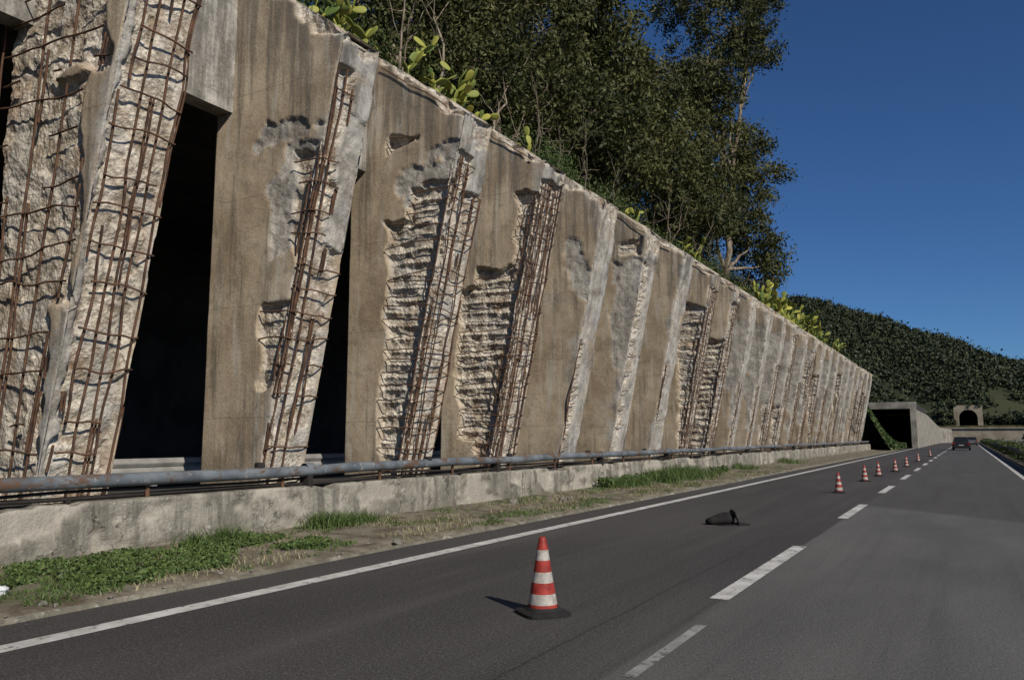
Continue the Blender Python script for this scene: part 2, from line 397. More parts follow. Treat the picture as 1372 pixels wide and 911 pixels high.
Yv=np.linspace(-15,94,700);Zv=np.linspace(7.0,9.62,18)
YY,ZZ=np.meshgrid(Yv,Zv,indexing='ij')
grid('head_wall_face',-10.6-.03*fbm(YY*2,ZZ*2,4),YY,ZZ,FIN,gallery,True,{'dmg':('POINT',0*YY.ravel()),'tone':('POINT',np.full(YY.size,.95))})
boxes('head_wall',[(-10.96,-10.64,-15,94,7.0,9.6)],PLAIN,gallery)
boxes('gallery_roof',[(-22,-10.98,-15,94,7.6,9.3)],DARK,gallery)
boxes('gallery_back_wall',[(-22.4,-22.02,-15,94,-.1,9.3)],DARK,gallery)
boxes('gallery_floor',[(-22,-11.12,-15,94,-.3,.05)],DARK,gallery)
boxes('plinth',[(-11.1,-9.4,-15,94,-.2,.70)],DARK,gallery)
gr=empty('steel_guardrail')
def wbeam(xc,ys,z,side,cfun=lambda y:0*y):
    prof=[(0,-.155),(.03,-.13),(.075,-.09),(.075,-.055),(.01,-.015),(.01,.015),(.075,.055),(.075,.09),(.03,.13),(0,.155)]
    ys=np.asarray(ys,float);X=np.stack([xc+cfun(ys)+side*p[0] for p in prof],1);Z=np.stack([z+0*ys+p[1] for p in prof],1)
    return X,np.repeat(ys[:,None],len(prof),1),Z
X,Y,Z=wbeam(-12.2,np.linspace(-10,93,60),.98,1);grid('beam',X,Y,Z,m_flat('pale_steel',(.34,.33,.31),.6,.35,3,.2),gr)
boxes('posts',[(-12.34,-12.2,y,y+.1,.05,1.13) for y in np.arange(-9,92,3.)],PIPE,gr)

# ---------------------------------------------------------------- parapet + pipe railing
Yv=np.linspace(-8,94,1800);tv=np.linspace(0,1,22)
YY,TT=np.meshgrid(Yv,tv,indexing='ij')
ch=fbm(YY*1.7,YY*0,21,5)
zz=np.minimum(TT/.82,1)*(.75-.09*sst(.48,.68,ch))
xx=-9.06-.05*np.minimum(TT/.82,1)-np.clip((TT-.82)/.18,0,1)*.34
sp=sst(.58,.66,fbm(YY*1.3,zz*1.8,31,5))
dmg=sp*(TT<.83)
jt=np.exp(-((YY%4.0-2)/.02)**2)
xx=xx-.03*fbm(YY*2.2,zz*3,22,4)-dmg*.05-.05*jt*(TT<.83)
grid('concrete_parapet_wall',xx,YY,zz-.02,PAR,None,True,{'dmg':('POINT',dmg.ravel()*.6)})
rail=empty('pipe_railing')
P=[]
ys=np.linspace(-6,93,300)
P.append((np.stack([-9.2+.03*(fbm(ys*.4,ys*0,8,2)-.5)*2,ys,.985+.035*(fbm(ys*.35,ys*0,9,2)-.5)*2],-1),.083))
v,f=tubes(P,12);npmesh('top_pipe',v,f,PIPE,rail,True)
P=[(np.stack([-9.27+.02*np.sin(ys*1.1),ys,.83+.06*(fbm(ys*.5,ys*0,19,2)-.5)],-1),.022)]
P+=[(np.stack([-9.31+.02*np.sin(ys*.9),ys,.77+.06*(fbm(ys*.6,ys*0,29,2)-.5)],-1),.03)]
CAB=m_flat('dark_cable',(.035,.03,.027),.8,.3,5)
v,f=tubes(P,6);npmesh('lower_cable',v,f,CAB,rail,True)
P=[]
for y in np.arange(-5,93,2.35):
    P.append(([(-9.24,y,.70),(-9.24,y,.93)],.03));
v,f=tubes(P,8);npmesh('posts',v,f,RUST,rail,True)
P=[(np.array([(-9.2,y-.09,.985),(-9.2,y+.09,.985)]),.099) for y in np.arange(-2.2,93,5.9)]
v,f=tubes(P,12);npmesh('couplings',v,f,PIPE,rail,True)
boxes('brackets',[(-9.33,-9.13,y-.05,y+.05,.70,.93) for y in np.arange(-2.2,93,5.9)],CAB,rail,.01)
boxes('clamps',[(-9.26,-9.16,y-.07,y+.07,1.02,1.12) for y in (4.4,8.6,12.9,16.1,20.5,25,30)],CAB,rail,.02)

# ---------------------------------------------------------------- ground, road
def curve(y): 
    y=np.asarray(y,float);return np.clip(y-215,0,None)**2/150.
boxes('ground',[(-1500,1500,-300,3000,-1.2,-.06)],HILLG)
def strip(name,x0,x1,ys,z,mat,nx=2,parent=None):
    ys=np.asarray(ys,float);t=np.linspace(x0,x1,nx)
    X=t[None,:]+curve(ys)[:,None];Y=np.repeat(ys[:,None],nx,1);return grid(name,X,Y,np.full(X.shape,z),mat,parent)
yr=np.concatenate([np.linspace(-20,200,30),np.linspace(205,275,40)])
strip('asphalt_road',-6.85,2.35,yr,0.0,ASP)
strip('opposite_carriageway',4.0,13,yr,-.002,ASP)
lm=empty('road_markings')
strip('edge_line',-6.17,-5.96,yr,.004,PNT,2,lm)
strip('median_line',1.62,1.78,yr,.004,PNT,2,lm)
for k,(a,b) in enumerate([(7.6,11.75),(16.1,19.6),(23.8,27.4)]+[(31.8+8*j,35.6+8*j) for j in range(20)]):
    strip('dash_%d'%k,-2.19,-2.01,np.linspace(a,b,4),.004,PNT,2,lm)
strip('worn_dash',-1.985,-1.90,np.linspace(4.9,6.5,4),.004,PNTW,2,lm)
xv=np.linspace(-9.15,-6.75,34);yv=np.linspace(-6,96,900)
XX,YY=np.meshgrid(xv,yv,indexing='ij')
edge=sst(-6.78,-7.05,XX+.25*(fbm(YY*1.1,XX*0,71,3)-.5))
zv=-.03+edge*(.055+.06*fbm(XX*3,YY*3,72,4)+.06*sst(-8.2,-9.1,XX))
grid('verge_ground',XX,YY,zv,SOIL)
xv=np.linspace(2.3,4.1,8);yv=np.linspace(-10,275,200)
XX,YY=np.meshgrid(xv,yv,indexing='ij')
grid('median_ground',XX+curve(YY),YY,.02+.08*fbm(XX*2,YY*.7,73,3),SOIL)
kerb=np.linspace(-6,96,400)
v,f=tubes([(np.stack([-6.84+.05*(fbm(kerb*.8,kerb*0,75,3)-.5),kerb,.0+0*kerb],-1),.03+.02*fbm(kerb*2,kerb*0,76,3))],8)
npmesh('kerb_edge',v,f,PAR,None,False,{'dmg':('POINT',np.zeros(len(v)))})

# ---------------------------------------------------------------- leaves
def leafq(Cn,L,W,rg,up=0.,flat=None):
    n=len(Cn);d=rg.normal(size=(n,3));d[:,2]+=up;d/=np.linalg.norm(d,axis=1)[:,None]
    e=rg.normal(size=(n,3));e-=d*(e*d).sum(1)[:,None];e/=np.linalg.norm(e,axis=1)[:,None]
    l=(L*rg.uniform(.6,1.3,n))[:,None];w=(W*rg.uniform(.6,1.3,n))[:,None]
    V=np.stack([Cn-d*l/2,Cn+e*w/2,Cn+d*l/2,Cn-e*w/2],1).reshape(-1,3)
    return V,np.arange(4*n).reshape(-1,4)
def ball(c,r,n,rg,shell=.5):
    d=rg.normal(size=(n,3));d/=np.linalg.norm(d,axis=1)[:,None]
    return np.asarray(c)+d*(rg.random(n)**shell)[:,None]*np.asarray(r)
def limb(a,b,r0,r1,rg,n=8,wob=.08):
    a=np.array(a,float);b=np.array(b,float);t=np.linspace(0,1,n);L=np.linalg.norm(b-a)
    p=a+(b-a)*t[:,None];o=np.cumsum(rg.normal(0,wob*L/n,(n,3)),0);o-=t[:,None]*o[-1];p+=o
    p[:,2]+=np.sin(t*np.pi)*-.04*L
    return p,r0+(r1-r0)*t
def tree(name,base,clumps,sd,dens=1.,leaf=(.30,.12),trunk=.28):
    rg=np.random.default_rng(sd);root=empty(name);P=[]
    base=np.array(base,float);cl=np.array(clumps,float)
    topi=np.argmax(cl[:,2]);top=cl[topi,:3]
    tp,tr=limb(base,top,trunk,.05,rg,16,.10);P.append((tp,tr))
    L=[];Tn=[]
    for c in cl:
        zz=base[2]+(c[2]-base[2])*rg.uniform(.35,.65);k=np.argmin(np.abs(tp[:,2]-zz))
        P.append(limb(tp[k],c[:3],tr[k]*.7,.04,rg,9,.15))
        r=c[3];nsub=int(20*r*dens)
        sc=ball(c[:3],(r,r,r*.85),nsub,rg,.36)
        ct=rg.normal(0,.09)
        for q in sc[:int(nsub*.35)]:
            P.append(limb(c[:3]+rg.normal(0,r*.15,3),q,.03,.008,rg,4,.2))
        for q in sc:
            rr=rg.uniform(.35,.95);m=int(66*rr*rr/.40)
            pts=q+rg.normal(0,1,(m,3))*np.array([rr*.46,rr*.46,rr*.33]);L.append(pts)
            Tn.append(np.clip(rg.normal(.44+ct,.24)+rg.normal(0,.15,m),0,1))
    v,f=tubes(P,5);npmesh('trunk_and_limbs',v,f,BARK,root,True)
    L=np.concatenate(L);V,F=leafq(L,leaf[0],leaf[1],rg,-.5)
    npmesh('foliage',V,F,LEAF_T,root,False,{'tint':('FACE',np.concatenate(Tn))})
    return root
def jit(n,c,sp,rr,rg): 
    return [(c[0]+rg.normal(0,sp[0]),c[1]+rg.normal(0,sp[1]),c[2]+rg.normal(0,sp[2]),rg.uniform(*rr)) for _ in range(n)]
g=np.random.default_rng(11)
tree('eucalyptus_tree',(-14.5,55,11),[(-14,57,18.2,3.2),(-12.6,58,20.5,2.6),(-13,59,16,2.4),(-15,54,21.5,3.2),(-14.5,52,17,3),(-13.0,57.5,23,2.2),(-14.2,53,24.5,2.4),(-14.2,52.5,27,3),(-13.0,54.5,30,3.0),(-14.5,51.5,31.5,3),(-12.2,56.5,33,2.6),(-11.8,57,29.5,1.7),(-15,50.5,25,2.2),(-15,49,15,3),(-12.4,59,14,2.2)],21)
tree('eucalyptus_tree.001',(-15,45,11),[(-15,44,18,3.4),(-14,47,15.5,2.8),(-15.5,42,21.5,2.8),(-16,45,22,2.6),(-14,41,15.5,2.8),(-16,48,19.5,3),(-13.2,44,14.2,2.2),(-15.5,50,22,2.4)],22)
tree('eucalyptus_tree.002',(-15,34.5,11),[(-14.5,33,17.5,3.2),(-15,35.5,21,3),(-14,37,16,2.7),(-15,32,22,3),(-15.5,35,25.5,2.6),(-13.6,31,15,2.6),(-16,38,20,3),(-17,38,24,2.4),(-13.4,34.5,13.6,2)],23)
tree('eucalyptus_tree.003',(-14.5,25,10.5),[(-15,25,17.5,2.8),(-14,27.5,15,2.4),(-15.5,28.5,19,2.8),(-14.2,23,14.5,2.0),(-16,25,21.5,2.8),(-15.5,30,17,2.6),(-16.5,22.5,18.5,2.2)],24,1.1,(.24,.10),.2)
tree('eucalyptus_tree.004',(-14,18.6,10.5),[(-15,20,16.4,1.8),(-14.5,21.5,14,1.5),(-16,18.5,18,2.0),(-16,22,18,2.0),(-15.6,17.6,15,1.6),(-15,18.6,13.4,1.3)],25,1.1,(.20,.08),.14)
tree('eucalyptus_tree.005',(-21,40,13),jit(10,(-21,41,20),(2.4,5,3.4),(3,4),g),26,.5,(.6,.3))
tree('eucalyptus_tree.006',(-20,27,13),jit(10,(-20,26,19.5),(2.0,4.5,3.2),(2.6,3.6),g),27,.5,(.6,.3))

def shrubs(name,items,mat,sd,leaf=(.13,.06),dens=1.,per=45):
    rg=np.random.default_rng(sd);L=[];Tn=[]
    for (x,y,z,rx,rz) in items:
        n=int(20*rx*rx*dens)+8
        sc=ball((x,y,z),(rx,rx,rz),n,rg,.45)
        for q in sc:
            L.append(q+rg.normal(0,.15+.08*rx,(per,3)));Tn.append(np.clip(rg.normal(.45,.22)+rg.normal(0,.15,per),0,1))
    V,F=leafq(np.concatenate(L),leaf[0],leaf[1],rg,.2);return npmesh(name,V,F,mat,None,False,{'tint':('FACE',np.concatenate(Tn))})
it=[];g=np.random.default_rng(3)
for y in np.arange(9,96,.8):
    big=.9 if y<62 else .75
    it.append((-11.4-g.random()*.6,y,9.75+g.random()*.25,g.uniform(.35,.8)*big,g.uniform(.35,.75)*big))
    it.append((-12.6-g.random()*1.2,y,10.3+g.random()*.7,g.uniform(.6,1.2)*big,g.uniform(.6,1.3)*big))
    if y<64: it.append((-15-g.random()*2,y,11.8+g.random()*1.3,g.uniform(1.2,1.8),g.uniform(1.2,1.8)))
shrubs('roadside_shrubs',it,LEAF_S,31,(.15,.07))
shrubs('green_bush',[(-10.95,21.6,10.1,.75,.65),(-11.1,22.6,10.0,.7,.55)],LEAF_G,32,(.07,.04),2.5)
P=[];g=np.random.default_rng(8)
for k in range(40):
    yb=g.uniform(13,60);b=np.array([-11.2-g.random(),yb,9.8]);t=b+np.array([g.normal(.1,.5),g.normal(0,.9),g.uniform(1.2,3.0)])
    p,r=limb(b,t,.025,.006,g,8,.25);P.append((p,r))
    for j in range(4):
        q=p[g.integers(3,7)];P.append(limb(q,q+g.normal(0,.5,3)+np.array([0,0,.4]),.012,.004,g,5,.25))
for (a,b,r) in [((-12.2,15.5,10),(-12.6,16.2,14.2),.045),((-12.4,17,10),(-13,18.5,15),.055),((-12.3,20,10.3),(-13,23.2,14.2),.06),((-12.6,21,10.6),(-13.4,24.5,13.2),.045)]:
    p,r_=limb(a,b,r,.02,g,9,.2);P.append((p,r_))
    for j in range(5):
        q=p[g.integers(3,8)];P.append(limb(q,q+g.normal(0,.7,3)+np.array([0,0,.8]),.022,.006,g,6,.25))
v,f=tubes(P,5);npmesh('dry_branches',v,f,BARK,None,True)

def sph(nu=12,nv=8):
    V=[];F=[]
    for a in range(nv+1):
        th=math.pi*a/nv
        for b in range(nu):
            ph=2*math.pi*b/nu;V.append((math.sin(th)*math.cos(ph),math.sin(th)*math.sin(ph),math.cos(th)))
    for a in range(nv):
        for b in range(nu): F.append((a*nu+b,(a+1)*nu+b,(a+1)*nu+(b+1)%nu,a*nu+(b+1)%nu))
    return np.array(V),np.array(F)
SV,SF=sph()
def pear(name,c,n,sd,size=.24,hm=1.0):
    rg=np.random.default_rng(sd);Vs=[];Fs=[];T=[];o=0
    pads=[]
    for k in range(max(3,n//7)):
        pads.append((np.array(c)+np.array([rg.normal(-.1,.2),rg.normal(0,.6),0]),np.array([rg.normal(0,.3),rg.normal(0,.3),1.]),size*1.1))
    nb=len(pads)
    q=0
    while len(pads)<n and q<400:
        p,d,s=pads[rg.integers(0,len(pads))] if q%2 else pads[-1]
        d=d/np.linalg.norm(d);nd=d+rg.normal(0,.6,3);nd[2]=abs(nd[2])*.8+.15;nd/=np.linalg.norm(nd)
        if p[2]-c[2]>hm: q+=1;p,d,s=pads[rg.integers(0,nb)]
        pads.append((p+d*s*1.7,nd,size*rg.uniform(.75,1.15)));q+=1
    for p,d,s in pads:
        d=d/np.linalg.norm(d);e=rg.normal(size=3);e-=d*e.dot(d);e/=np.linalg.norm(e);h=np.cross(d,e)
        taper=(.78+.22*SV[:,2:3])
        V=p+d*s+(SV[:,2:3]*d*s+SV[:,0:1]*taper*e*s*.72+SV[:,1:2]*h*s*.11)
        Vs.append(V);Fs.append(SF+o);o+=len(V);T.append(np.full(len(SF),np.clip(rg.normal(.45,.3),0,1)))
    npmesh(name,np.concatenate(Vs),np.concatenate(Fs),CACT,None,True,{'tint':('FACE',np.concatenate(T))})
pl=[(11.0,34,.16,.7),(11.9,34,.16,.75),(12.8,24,.15,.6),(14.3,40,.16,.75),(15.6,40,.16,.65),(17.0,26,.16,.6),(20,10,.16,.5),(28,16,.18,.6),(36,20,.2,.7),(50,28,.24,.9),(53,40,.27,1.1),(56,50,.28,1.3),(58.5,50,.28,1.4),(61,44,.27,1.2),(64.5,46,.28,1.3),(68,36,.26,1.1),(71,40,.26,1.2),(76,26,.24,1),(83,24,.24,1)]
for k,(y,n,s,hm) in enumerate(pl):
    pear('prickly_pear' if k==0 else 'prickly_pear.%03d'%k,(-10.9,y,9.6),n,60+k,s,hm)

xv=np.concatenate([np.linspace(-120,-20,30),np.linspace(-19,-10.99,16)]);yv=np.linspace(-40,140,120)
XX,YY=np.meshgrid(xv,yv,indexing='ij')
d=-10.99-XX;fall=1-sst(94,122,YY)
H=(9.5+np.minimum(.30*d,14)+.9*(fbm(XX*.2,YY*.2,81,4)-.5)*sst(0,3,d)+.15*fbm(XX,YY,82,3))*fall-.1
grid('hillside_terrain',XX,YY,H,EARTH)
xv=np.linspace(-11.2,-6.95,14);yv=np.linspace(94.1,210,60)
XX,YY=np.meshgrid(xv,yv,indexing='ij')
H=(1-sst(94,118,YY))*(8.5)*np.clip((-7-XX)/4,0,1)**1.3+.35*fbm(XX,YY,84,3)*sst(-6.95,-7.6,XX)-.05
grid('grass_embankment',XX,YY,H,EARTH)
g=np.random.default_rng(14)
n=9000;x=g.uniform(-11.2,-7.0,n);yy=g.uniform(94.2,118,n);hz=(1-sst(94,118,yy))*8.5*np.clip((-7-x)/4,0,1)**1.3+.15
V,F=leafq(np.stack([x,yy,hz+g.random(n)*.45],-1),.45,.2,g,1.);npmesh('embankment_scrub',V,F,LEAF_G,None,False,{'tint':('FACE',g.random(n)*.5)})

# ---------------------------------------------------------------- distant structures
port=empty('concrete_portal')
boxes('frame',[(-17,-11.6,118,119,0,6.1),(-6.4,-5.7,118,119.2,0,5.2),(-11.61,-5.7,118,119.2,5.2,6.1)],PLAIN,port)
boxes('deck',[(-17,-5.75,119.21,150,5.2,5.9)],DARK,port)
boxes('back',[(-17,-16.4,119.3,150,0,5.18),(-17,-6.6,149.5,150,0,5.18)],DARK,port)
ys=np.linspace(119.25,235,24)
V=[];F=[]
for k,y in enumerate(ys):
    c=float(curve(y))*.9;h=6.0-2.6*k/23;V+=[(-5.8+c,y,0),(-5.8+c,y,h),(-6.3+c,y,h),(-6.3+c,y,0)]
    if k: 
        o=4*k;F+=[(o-4,o,o+1,o-3),(o-3,o+1,o+2,o-2),(o-2,o+2,o+3,o-1)]
me=bpy.data.meshes.new('retaining_wall');me.from_pydata(V,[],F);link('retaining_wall',me,PLAIN)
boxes('stone_retaining_wall',[(-9,70,277,278.5,0,3.9),(-9,70,276.6,278.7,3.9,4.3)],TANW)
tp=empty('tunnel_portal')
A=[(-2.5,0)]+[(2.5*math.cos(a),2.4+2.5*math.sin(a)) for a in np.linspace(math.pi,0,17)]+[(2.5,0)]
O=[(-3.9,0)]+[(max(-3.9,min(3.9,6*math.cos(a))),min(6.3,2.4+6*math.sin(a))) for a in np.linspace(math.pi,0,17)]+[(3.9,0)]
x0,y0,z0=.6,284,4.9
V=[(x0+p[0],y0,z0+p[1]) for p in A]+[(x0+p[0],y0,z0+p[1]) for p in O]+[(x0+p[0],y0+14,z0+p[1]) for p in A]
n=len(A);F=[(k,k+1,n+k+1,n+k) for k in range(n-1)]
me=bpy.data.meshes.new('portal_face');me.from_pydata(V[:2*n],[],F);link('portal_face',me,TANW,tp)
F=[(k,k+1,n+k+1,n+k) for k in range(n-1)]+[tuple(range(n,2*n))]
me=bpy.data.meshes.new('bore');me.from_pydata(V[:n]+V[2*n:],[],F);link('bore',me,DARK,tp)
boxes('road_embankment',[(-9,70,278.6,300,0,4.88)],EARTH)

xv=np.linspace(-330,260,150);yv=np.linspace(240,620,120)
def hill(x,y):
    crest=37-.36*x+.0006*np.clip(x,0,None)**2;crest=np.clip(crest,9,120)
    rise=sst(290,385,y+.0*x)
    u=(fbm(x*.02,y*.02,91,5)-.5)
    return crest*rise*(.98+.4*u)*1.0+5*u*rise-.5
XX,YY=np.meshgrid(xv,yv,indexing='ij');grid('distant_hill',XX,YY,hill(XX,YY),HILLG)
g=np.random.default_rng(92);n=21000
cx=g.uniform(-100,90,n);cy=290+g.random(n)**1.0*110
r=g.uniform(.5,2.2,n)*(.55+.9*(fbm(cx*.05,cy*.05,93,4)))
keep=(fbm(cx*.08,cy*.08,94,4)>.30)&~((np.abs(cx-.6)<4.5)&(cy<300));cx=cx[keep];cy=cy[keep];r=r[keep];n=len(cx)
cz=hill(cx,cy)+r*.35
m=11;pts=(np.stack([cx,cy,cz],-1)[:,None,:]+g.normal(0,.5,(n,m,3))*r[:,None,None]).reshape(-1,3)
V,F=leafq(pts,1.25,.85,g,.2);tn=np.clip(np.repeat(g.normal(.42,.30,n),m)+g.normal(0,.1,n*m),0,1)
npmesh('distant_hill_scrub',V,F,LEAF_H,None,False,{'tint':('FACE',tn)})
g=np.random.default_rng(95)
it=[]
for k in range(50):
    it.append((g.uniform(5,60),280+g.random()*12,6.0,g.uniform(1.5,3.0),g.uniform(1.2,2.6)))
for k in range(26):
    it.append((g.uniform(-26,-4.5),280+g.random()*10,5.5,g.uniform(1.5,3),g.uniform(1.2,2.8)))
for k in range(4): it.append((g.uniform(-4,4),286,11.2,2,1.0))
for k in range(20):
    y=g.uniform(160,235);it.append((-8.5-g.random()*4,y,4.2,g.uniform(1,1.8),g.uniform(.8,1.5)))
for k in range(24):
    it.append((g.uniform(14,50),g.uniform(220,275),1.2,g.uniform(1,1.8),g.uniform(.8,1.3)))
shrubs('background_bushes',it,LEAF_H,96,(.7,.4),.35)

gm=empty('median_guardrail')
ys=np.linspace(10,270,120);X,Y,Z=wbeam(2.75,ys,.62,-1,curve);grid('beam',X,Y,Z,PIPE,gm)
X,Y,Z=wbeam(3.6,ys,.62,1,curve);grid('beam_far',X,Y,Z,PIPE,gm)
boxes('posts',[(2.78+float(curve(y)),2.88+float(curve(y)),y,y+.08,0,.75) for y in np.arange(10,270,2.)]+[(3.46+float(curve(y)),3.56+float(curve(y)),y,y+.08,0,.75) for y in np.arange(10,270,2.)],PIPE,gm)
it=[]
for y in np.arange(40,230,1.1):
    it.append((3.2+float(curve(y)),y,.35,.45,.5))
shrubs('median_hedge',it,LEAF_S,97,(.2,.1),.7,25)

# ---------------------------------------------------------------- verge plants
def blades(name,pts,h,mat,sd):
    rg=np.random.default_rng(sd);n=len(pts);a=rg.uniform(0,6.283,n);w=.005+.005*rg.random(n)
    hh=h*rg.uniform(.35,1.2,n);lean=rg.normal(0,.5,(n,2))*hh[:,None]
    dx=np.stack([np.cos(a)*w,np.sin(a)*w,0*a],-1);t=np.stack([lean[:,0],lean[:,1],hh],-1)
    mid=pts+np.stack([lean[:,0]*.3,lean[:,1]*.3,hh*.55],-1)
    V=np.stack([pts-dx,pts+dx,mid+dx*.8,mid-dx*.8],1);V2=np.stack([mid-dx*.8,mid+dx*.8,pts+t+dx*.1,pts+t-dx*.1],1)
    VV=np.concatenate([V,V2]).reshape(-1,3);F=np.arange(len(VV)).reshape(-1,4);tn=rg.random(n)
    return npmesh(name,VV,F,mat,None,False,{'tint':('FACE',np.concatenate([tn,tn]))})
def vz(x,y): return .035+.05*sst(-8.2,-9.1,x)
g=np.random.default_rng(41)
n=60000;x=-9.0+2.0*g.random(n)**1.2;y=3+g.random(n)**1.6*40
dn=fbm(x*1.6,y*1.1,43,4);near=sst(8.0,5.8,y)*.12*sst(-7.2,-8.0,x)+sst(20.5,22,y)*.12*sst(-8,-8.8,x)
k=dn+near>.61
x=x[k];y=y[k];blades('verge_grass',np.stack([x,y,vz(x,y)],-1),.07,LEAF_G,44)
n=18000;x=-9.0+2.0*g.random(n);y=3+g.random(n)*30;k=fbm(x*1.5,y,47,4)>.47;x=x[k];y=y[k]
blades('dry_verge_grass',np.stack([x,y,vz(x,y)],-1),.08,LEAF_D,48)
T=[]
for (ty,tx,r,h,m) in [(7.2,-8.75,.25,.2,260),(7.7,-8.85,.2,.22,220),(9.6,-8.85,.28,.26,450),(10.1,-8.8,.3,.22,400),(10.6,-8.8,.2,.18,220),(21.5,-8.7,.5,.3,800),(22.4,-8.6,.5,.25,600),(25,-8.7,.8,.4,1000),(27,-8.7,1.,.45,1200),(29,-8.8,.9,.35,800),(36,-8.8,.8,.3,400),(46,-8.8,1.2,.3,500)]:
    p=g.normal(0,1,(m,2))*np.array([r*.4,r*.6]);xx=np.clip(tx+p[:,0],-9.0,-7.3);T.append((np.stack([xx,ty+p[:,1],vz(xx,0)],-1),h))
for k,(p,h) in enumerate(T):
    blades('grass_tuft' if k==0 else 'grass_tuft.%03d'%k,p,h,LEAF_G,200+k)
n=30000;x=-8.95+1.7*g.random(n)**1.1;y=3.0+g.random(n)*5.6;k=fbm(x*2.2,y*1.6,51,4)+.06*sst(-7.6,-8.3,x)>.54;x=x[k];y=y[k]
V,F=leafq(np.stack([x,y,vz(x,y)+g.random(len(x))*.09],-1),.045,.032,g,.3);npmesh('broadleaf_weeds',V,F,LEAF_G,None,False,{'tint':('FACE',g.random(len(x)))})
n=9000;x=-9.0+.6*g.random(n);y=20.5+g.random(n)*12;k=fbm(x*1.2,y*.6,53,3)>.5;x=x[k];y=y[k]
V,F=leafq(np.stack([x,y,vz(x,y)+g.random(len(x))*.3],-1),.09,.06,g,.3);npmesh('broadleaf_weeds.001',V,F,LEAF_G,None,False,{'tint':('FACE',g.random(len(x)))})
R,RF=sph(7,5);Vs=[];Fs=[];o=0
for k in range(1100):
    s=g.uniform(.006,.026) if k>40 else g.uniform(.03,.07)
    px,py=-9.0+2.1*g.random(),3+g.random()**1.4*28
    V=R*(1+.3*g.normal(size=(len(R),1)))*s*np.array([1,1,.65])+np.array([px,py,vz(px,py)+s*.3]);Vs.append(V);Fs.append(RF+o);o+=len(V)
for (px,py,s) in [(-8.6,15.2,.13),(-8.0,16.4,.09),(-8.05,16.9,.08),(-8.9,8.2,.09)]:
    V=R*(1+.15*g.normal(size=(len(R),1)))*s*np.array([1,1,.7])+np.array([px,py,.09]);Vs.append(V);Fs.append(RF+o);o+=len(V)
npmesh('concrete_rubble',np.concatenate(Vs),np.concatenate(Fs),m_flat('rubble',(.22,.20,.17),.95,.4,20),None,False)
R2,RF2=sph(16,12);gl=fbm(R2[:,0:1]*3+5,R2[:,1:2]*3+R2[:,2:3]*2,77,3)-.5;V=R2*(1+1.3*gl)*np.array([.08,.10,.05])+np.array([-7.8,4.2,.10]);npmesh('plastic_litter',V,RF2,m_flat('white_plastic',(.62,.63,.65),.5,.2),None,False)

# ---------------------------------------------------------------- cones
RED=m_flat('cone_red',(.36,.045,.032),.55,.5,11);WHT=m_flat('cone_white',(.48,.44,.39),.5,.45,14);RUB=m_flat('black_rubber',(.022,.021,.02),.8,.3,10)
def cone(name,x,y,h=.63,rot=0.,lean=0.):
    root=empty(name);seg=28
    prof=[(.128,.03),(.122,.085),(.108,.17),(.092,.26),(.077,.345),(.062,.44),(.050,.525),(.030,.622),(.024,.631),(.0,.631)]
    mid=[0,1,0,1,0,1,0,0,0]
    k=h/.63;V=[];F=[];mi=[]
    for r,z in prof:
        for a in range(seg):
            t=2*math.pi*a/seg;V.append((r*k*math.cos(t),r*k*math.sin(t),z*k))
    for j in range(len(prof)-1):
        for a in range(seg):
            F.append((j*seg+a,j*seg+(a+1)%seg,(j+1)*seg+(a+1)%seg,(j+1)*seg+a));mi.append(mid[j])
    npmesh('cone_body',V,F,[RED,WHT],root,True,None,mi)
    V=[];F=[]
    rings=[(.20,.0,.15),(.20,.022,.15),(.18,.032,.2),(.15,.04,.6),(.133,.062,1.)]
    for r,z,rd in rings:
        for a in range(32):
            t=2*math.pi*a/32;cx,sx=math.cos(t),math.sin(t);q=1/max(abs(cx),abs(sx));q=min(q,1.28);q=q*(1-rd)+1*rd
            V.append((r*q*cx*k,r*q*sx*k,z*k))
    for j in range(len(rings)-1):
        for a in range(32): F.append((j*32+a,j*32+(a+1)%32,(j+1)*32+(a+1)%32,(j+1)*32+a))
    npmesh('rubber_base',V,F,RUB,root,False)
    root.location=(x,y,.003);root.rotation_euler=(0,lean,rot)
    return root
cone('traffic_cone',-3.245,6.25,.64,.9)
for k,(x,y) in enumerate([(-3.1,23.3),(-3.1,29.6),(-3.05,33.8),(-2.8,38.5),(-2.75,45),(-2.7,55),(-2.6,70)]):
    cone('traffic_cone.%03d'%(k+1),x,y,.54,k*.7)
db=empty('crushed_black_cone')
n=24;V=[];F=[]
for j,(t,ra,rb) in enumerate([(0,.17,.12),(.1,.16,.125),(.22,.12,.10),(.34,.085,.07),(.44,.06,.045)]):
    for a in range(n):
        th=2*math.pi*a/n;w=1+.12*math.sin(3*th+j)
        V.append((t,ra*w*math.cos(th),.10+rb*w*math.sin(th)-.03*j*.4))
for j in range(4):
    for a in range(n): F.append((j*n+a,j*n+(a+1)%n,(j+1)*n+(a+1)%n,(j+1)*n+a))
ob=npmesh('body',V,F,RUB,db,True);sm=ob.modifiers.new('s','SOLIDIFY');sm.thickness=.012
V=[];F=[]
for j,(r,z) in enumerate([(.16,.0),(.24,.01),(.26,.0),(.24,-.02)]):
    for a in range(n):
        th=2*math.pi*a/n;q=min(1/max(abs(math.cos(th)),abs(math.sin(th))),1.25)
        V.append((-.02+z*1.0+.03*math.sin(2*th),r*q*math.cos(th)*.95,.12+r*q*math.sin(th)*.5))
for j in range(3):
    for a in range(n): F.append((j*n+a,j*n+(a+1)%n,(j+1)*n+(a+1)%n,(j+1)*n+a))
npmesh('base_flap',V,F,RUB,db,False)
V=[(-.3,-.2,.012),(.25,-.28,.012),(.42,.02,.02),(.2,.22,.012),(-.25,.2,.03),(-.3,-.2,.0),(.25,-.28,.0),(.42,.02,.0),(.2,.22,.0),(-.25,.2,.0)]
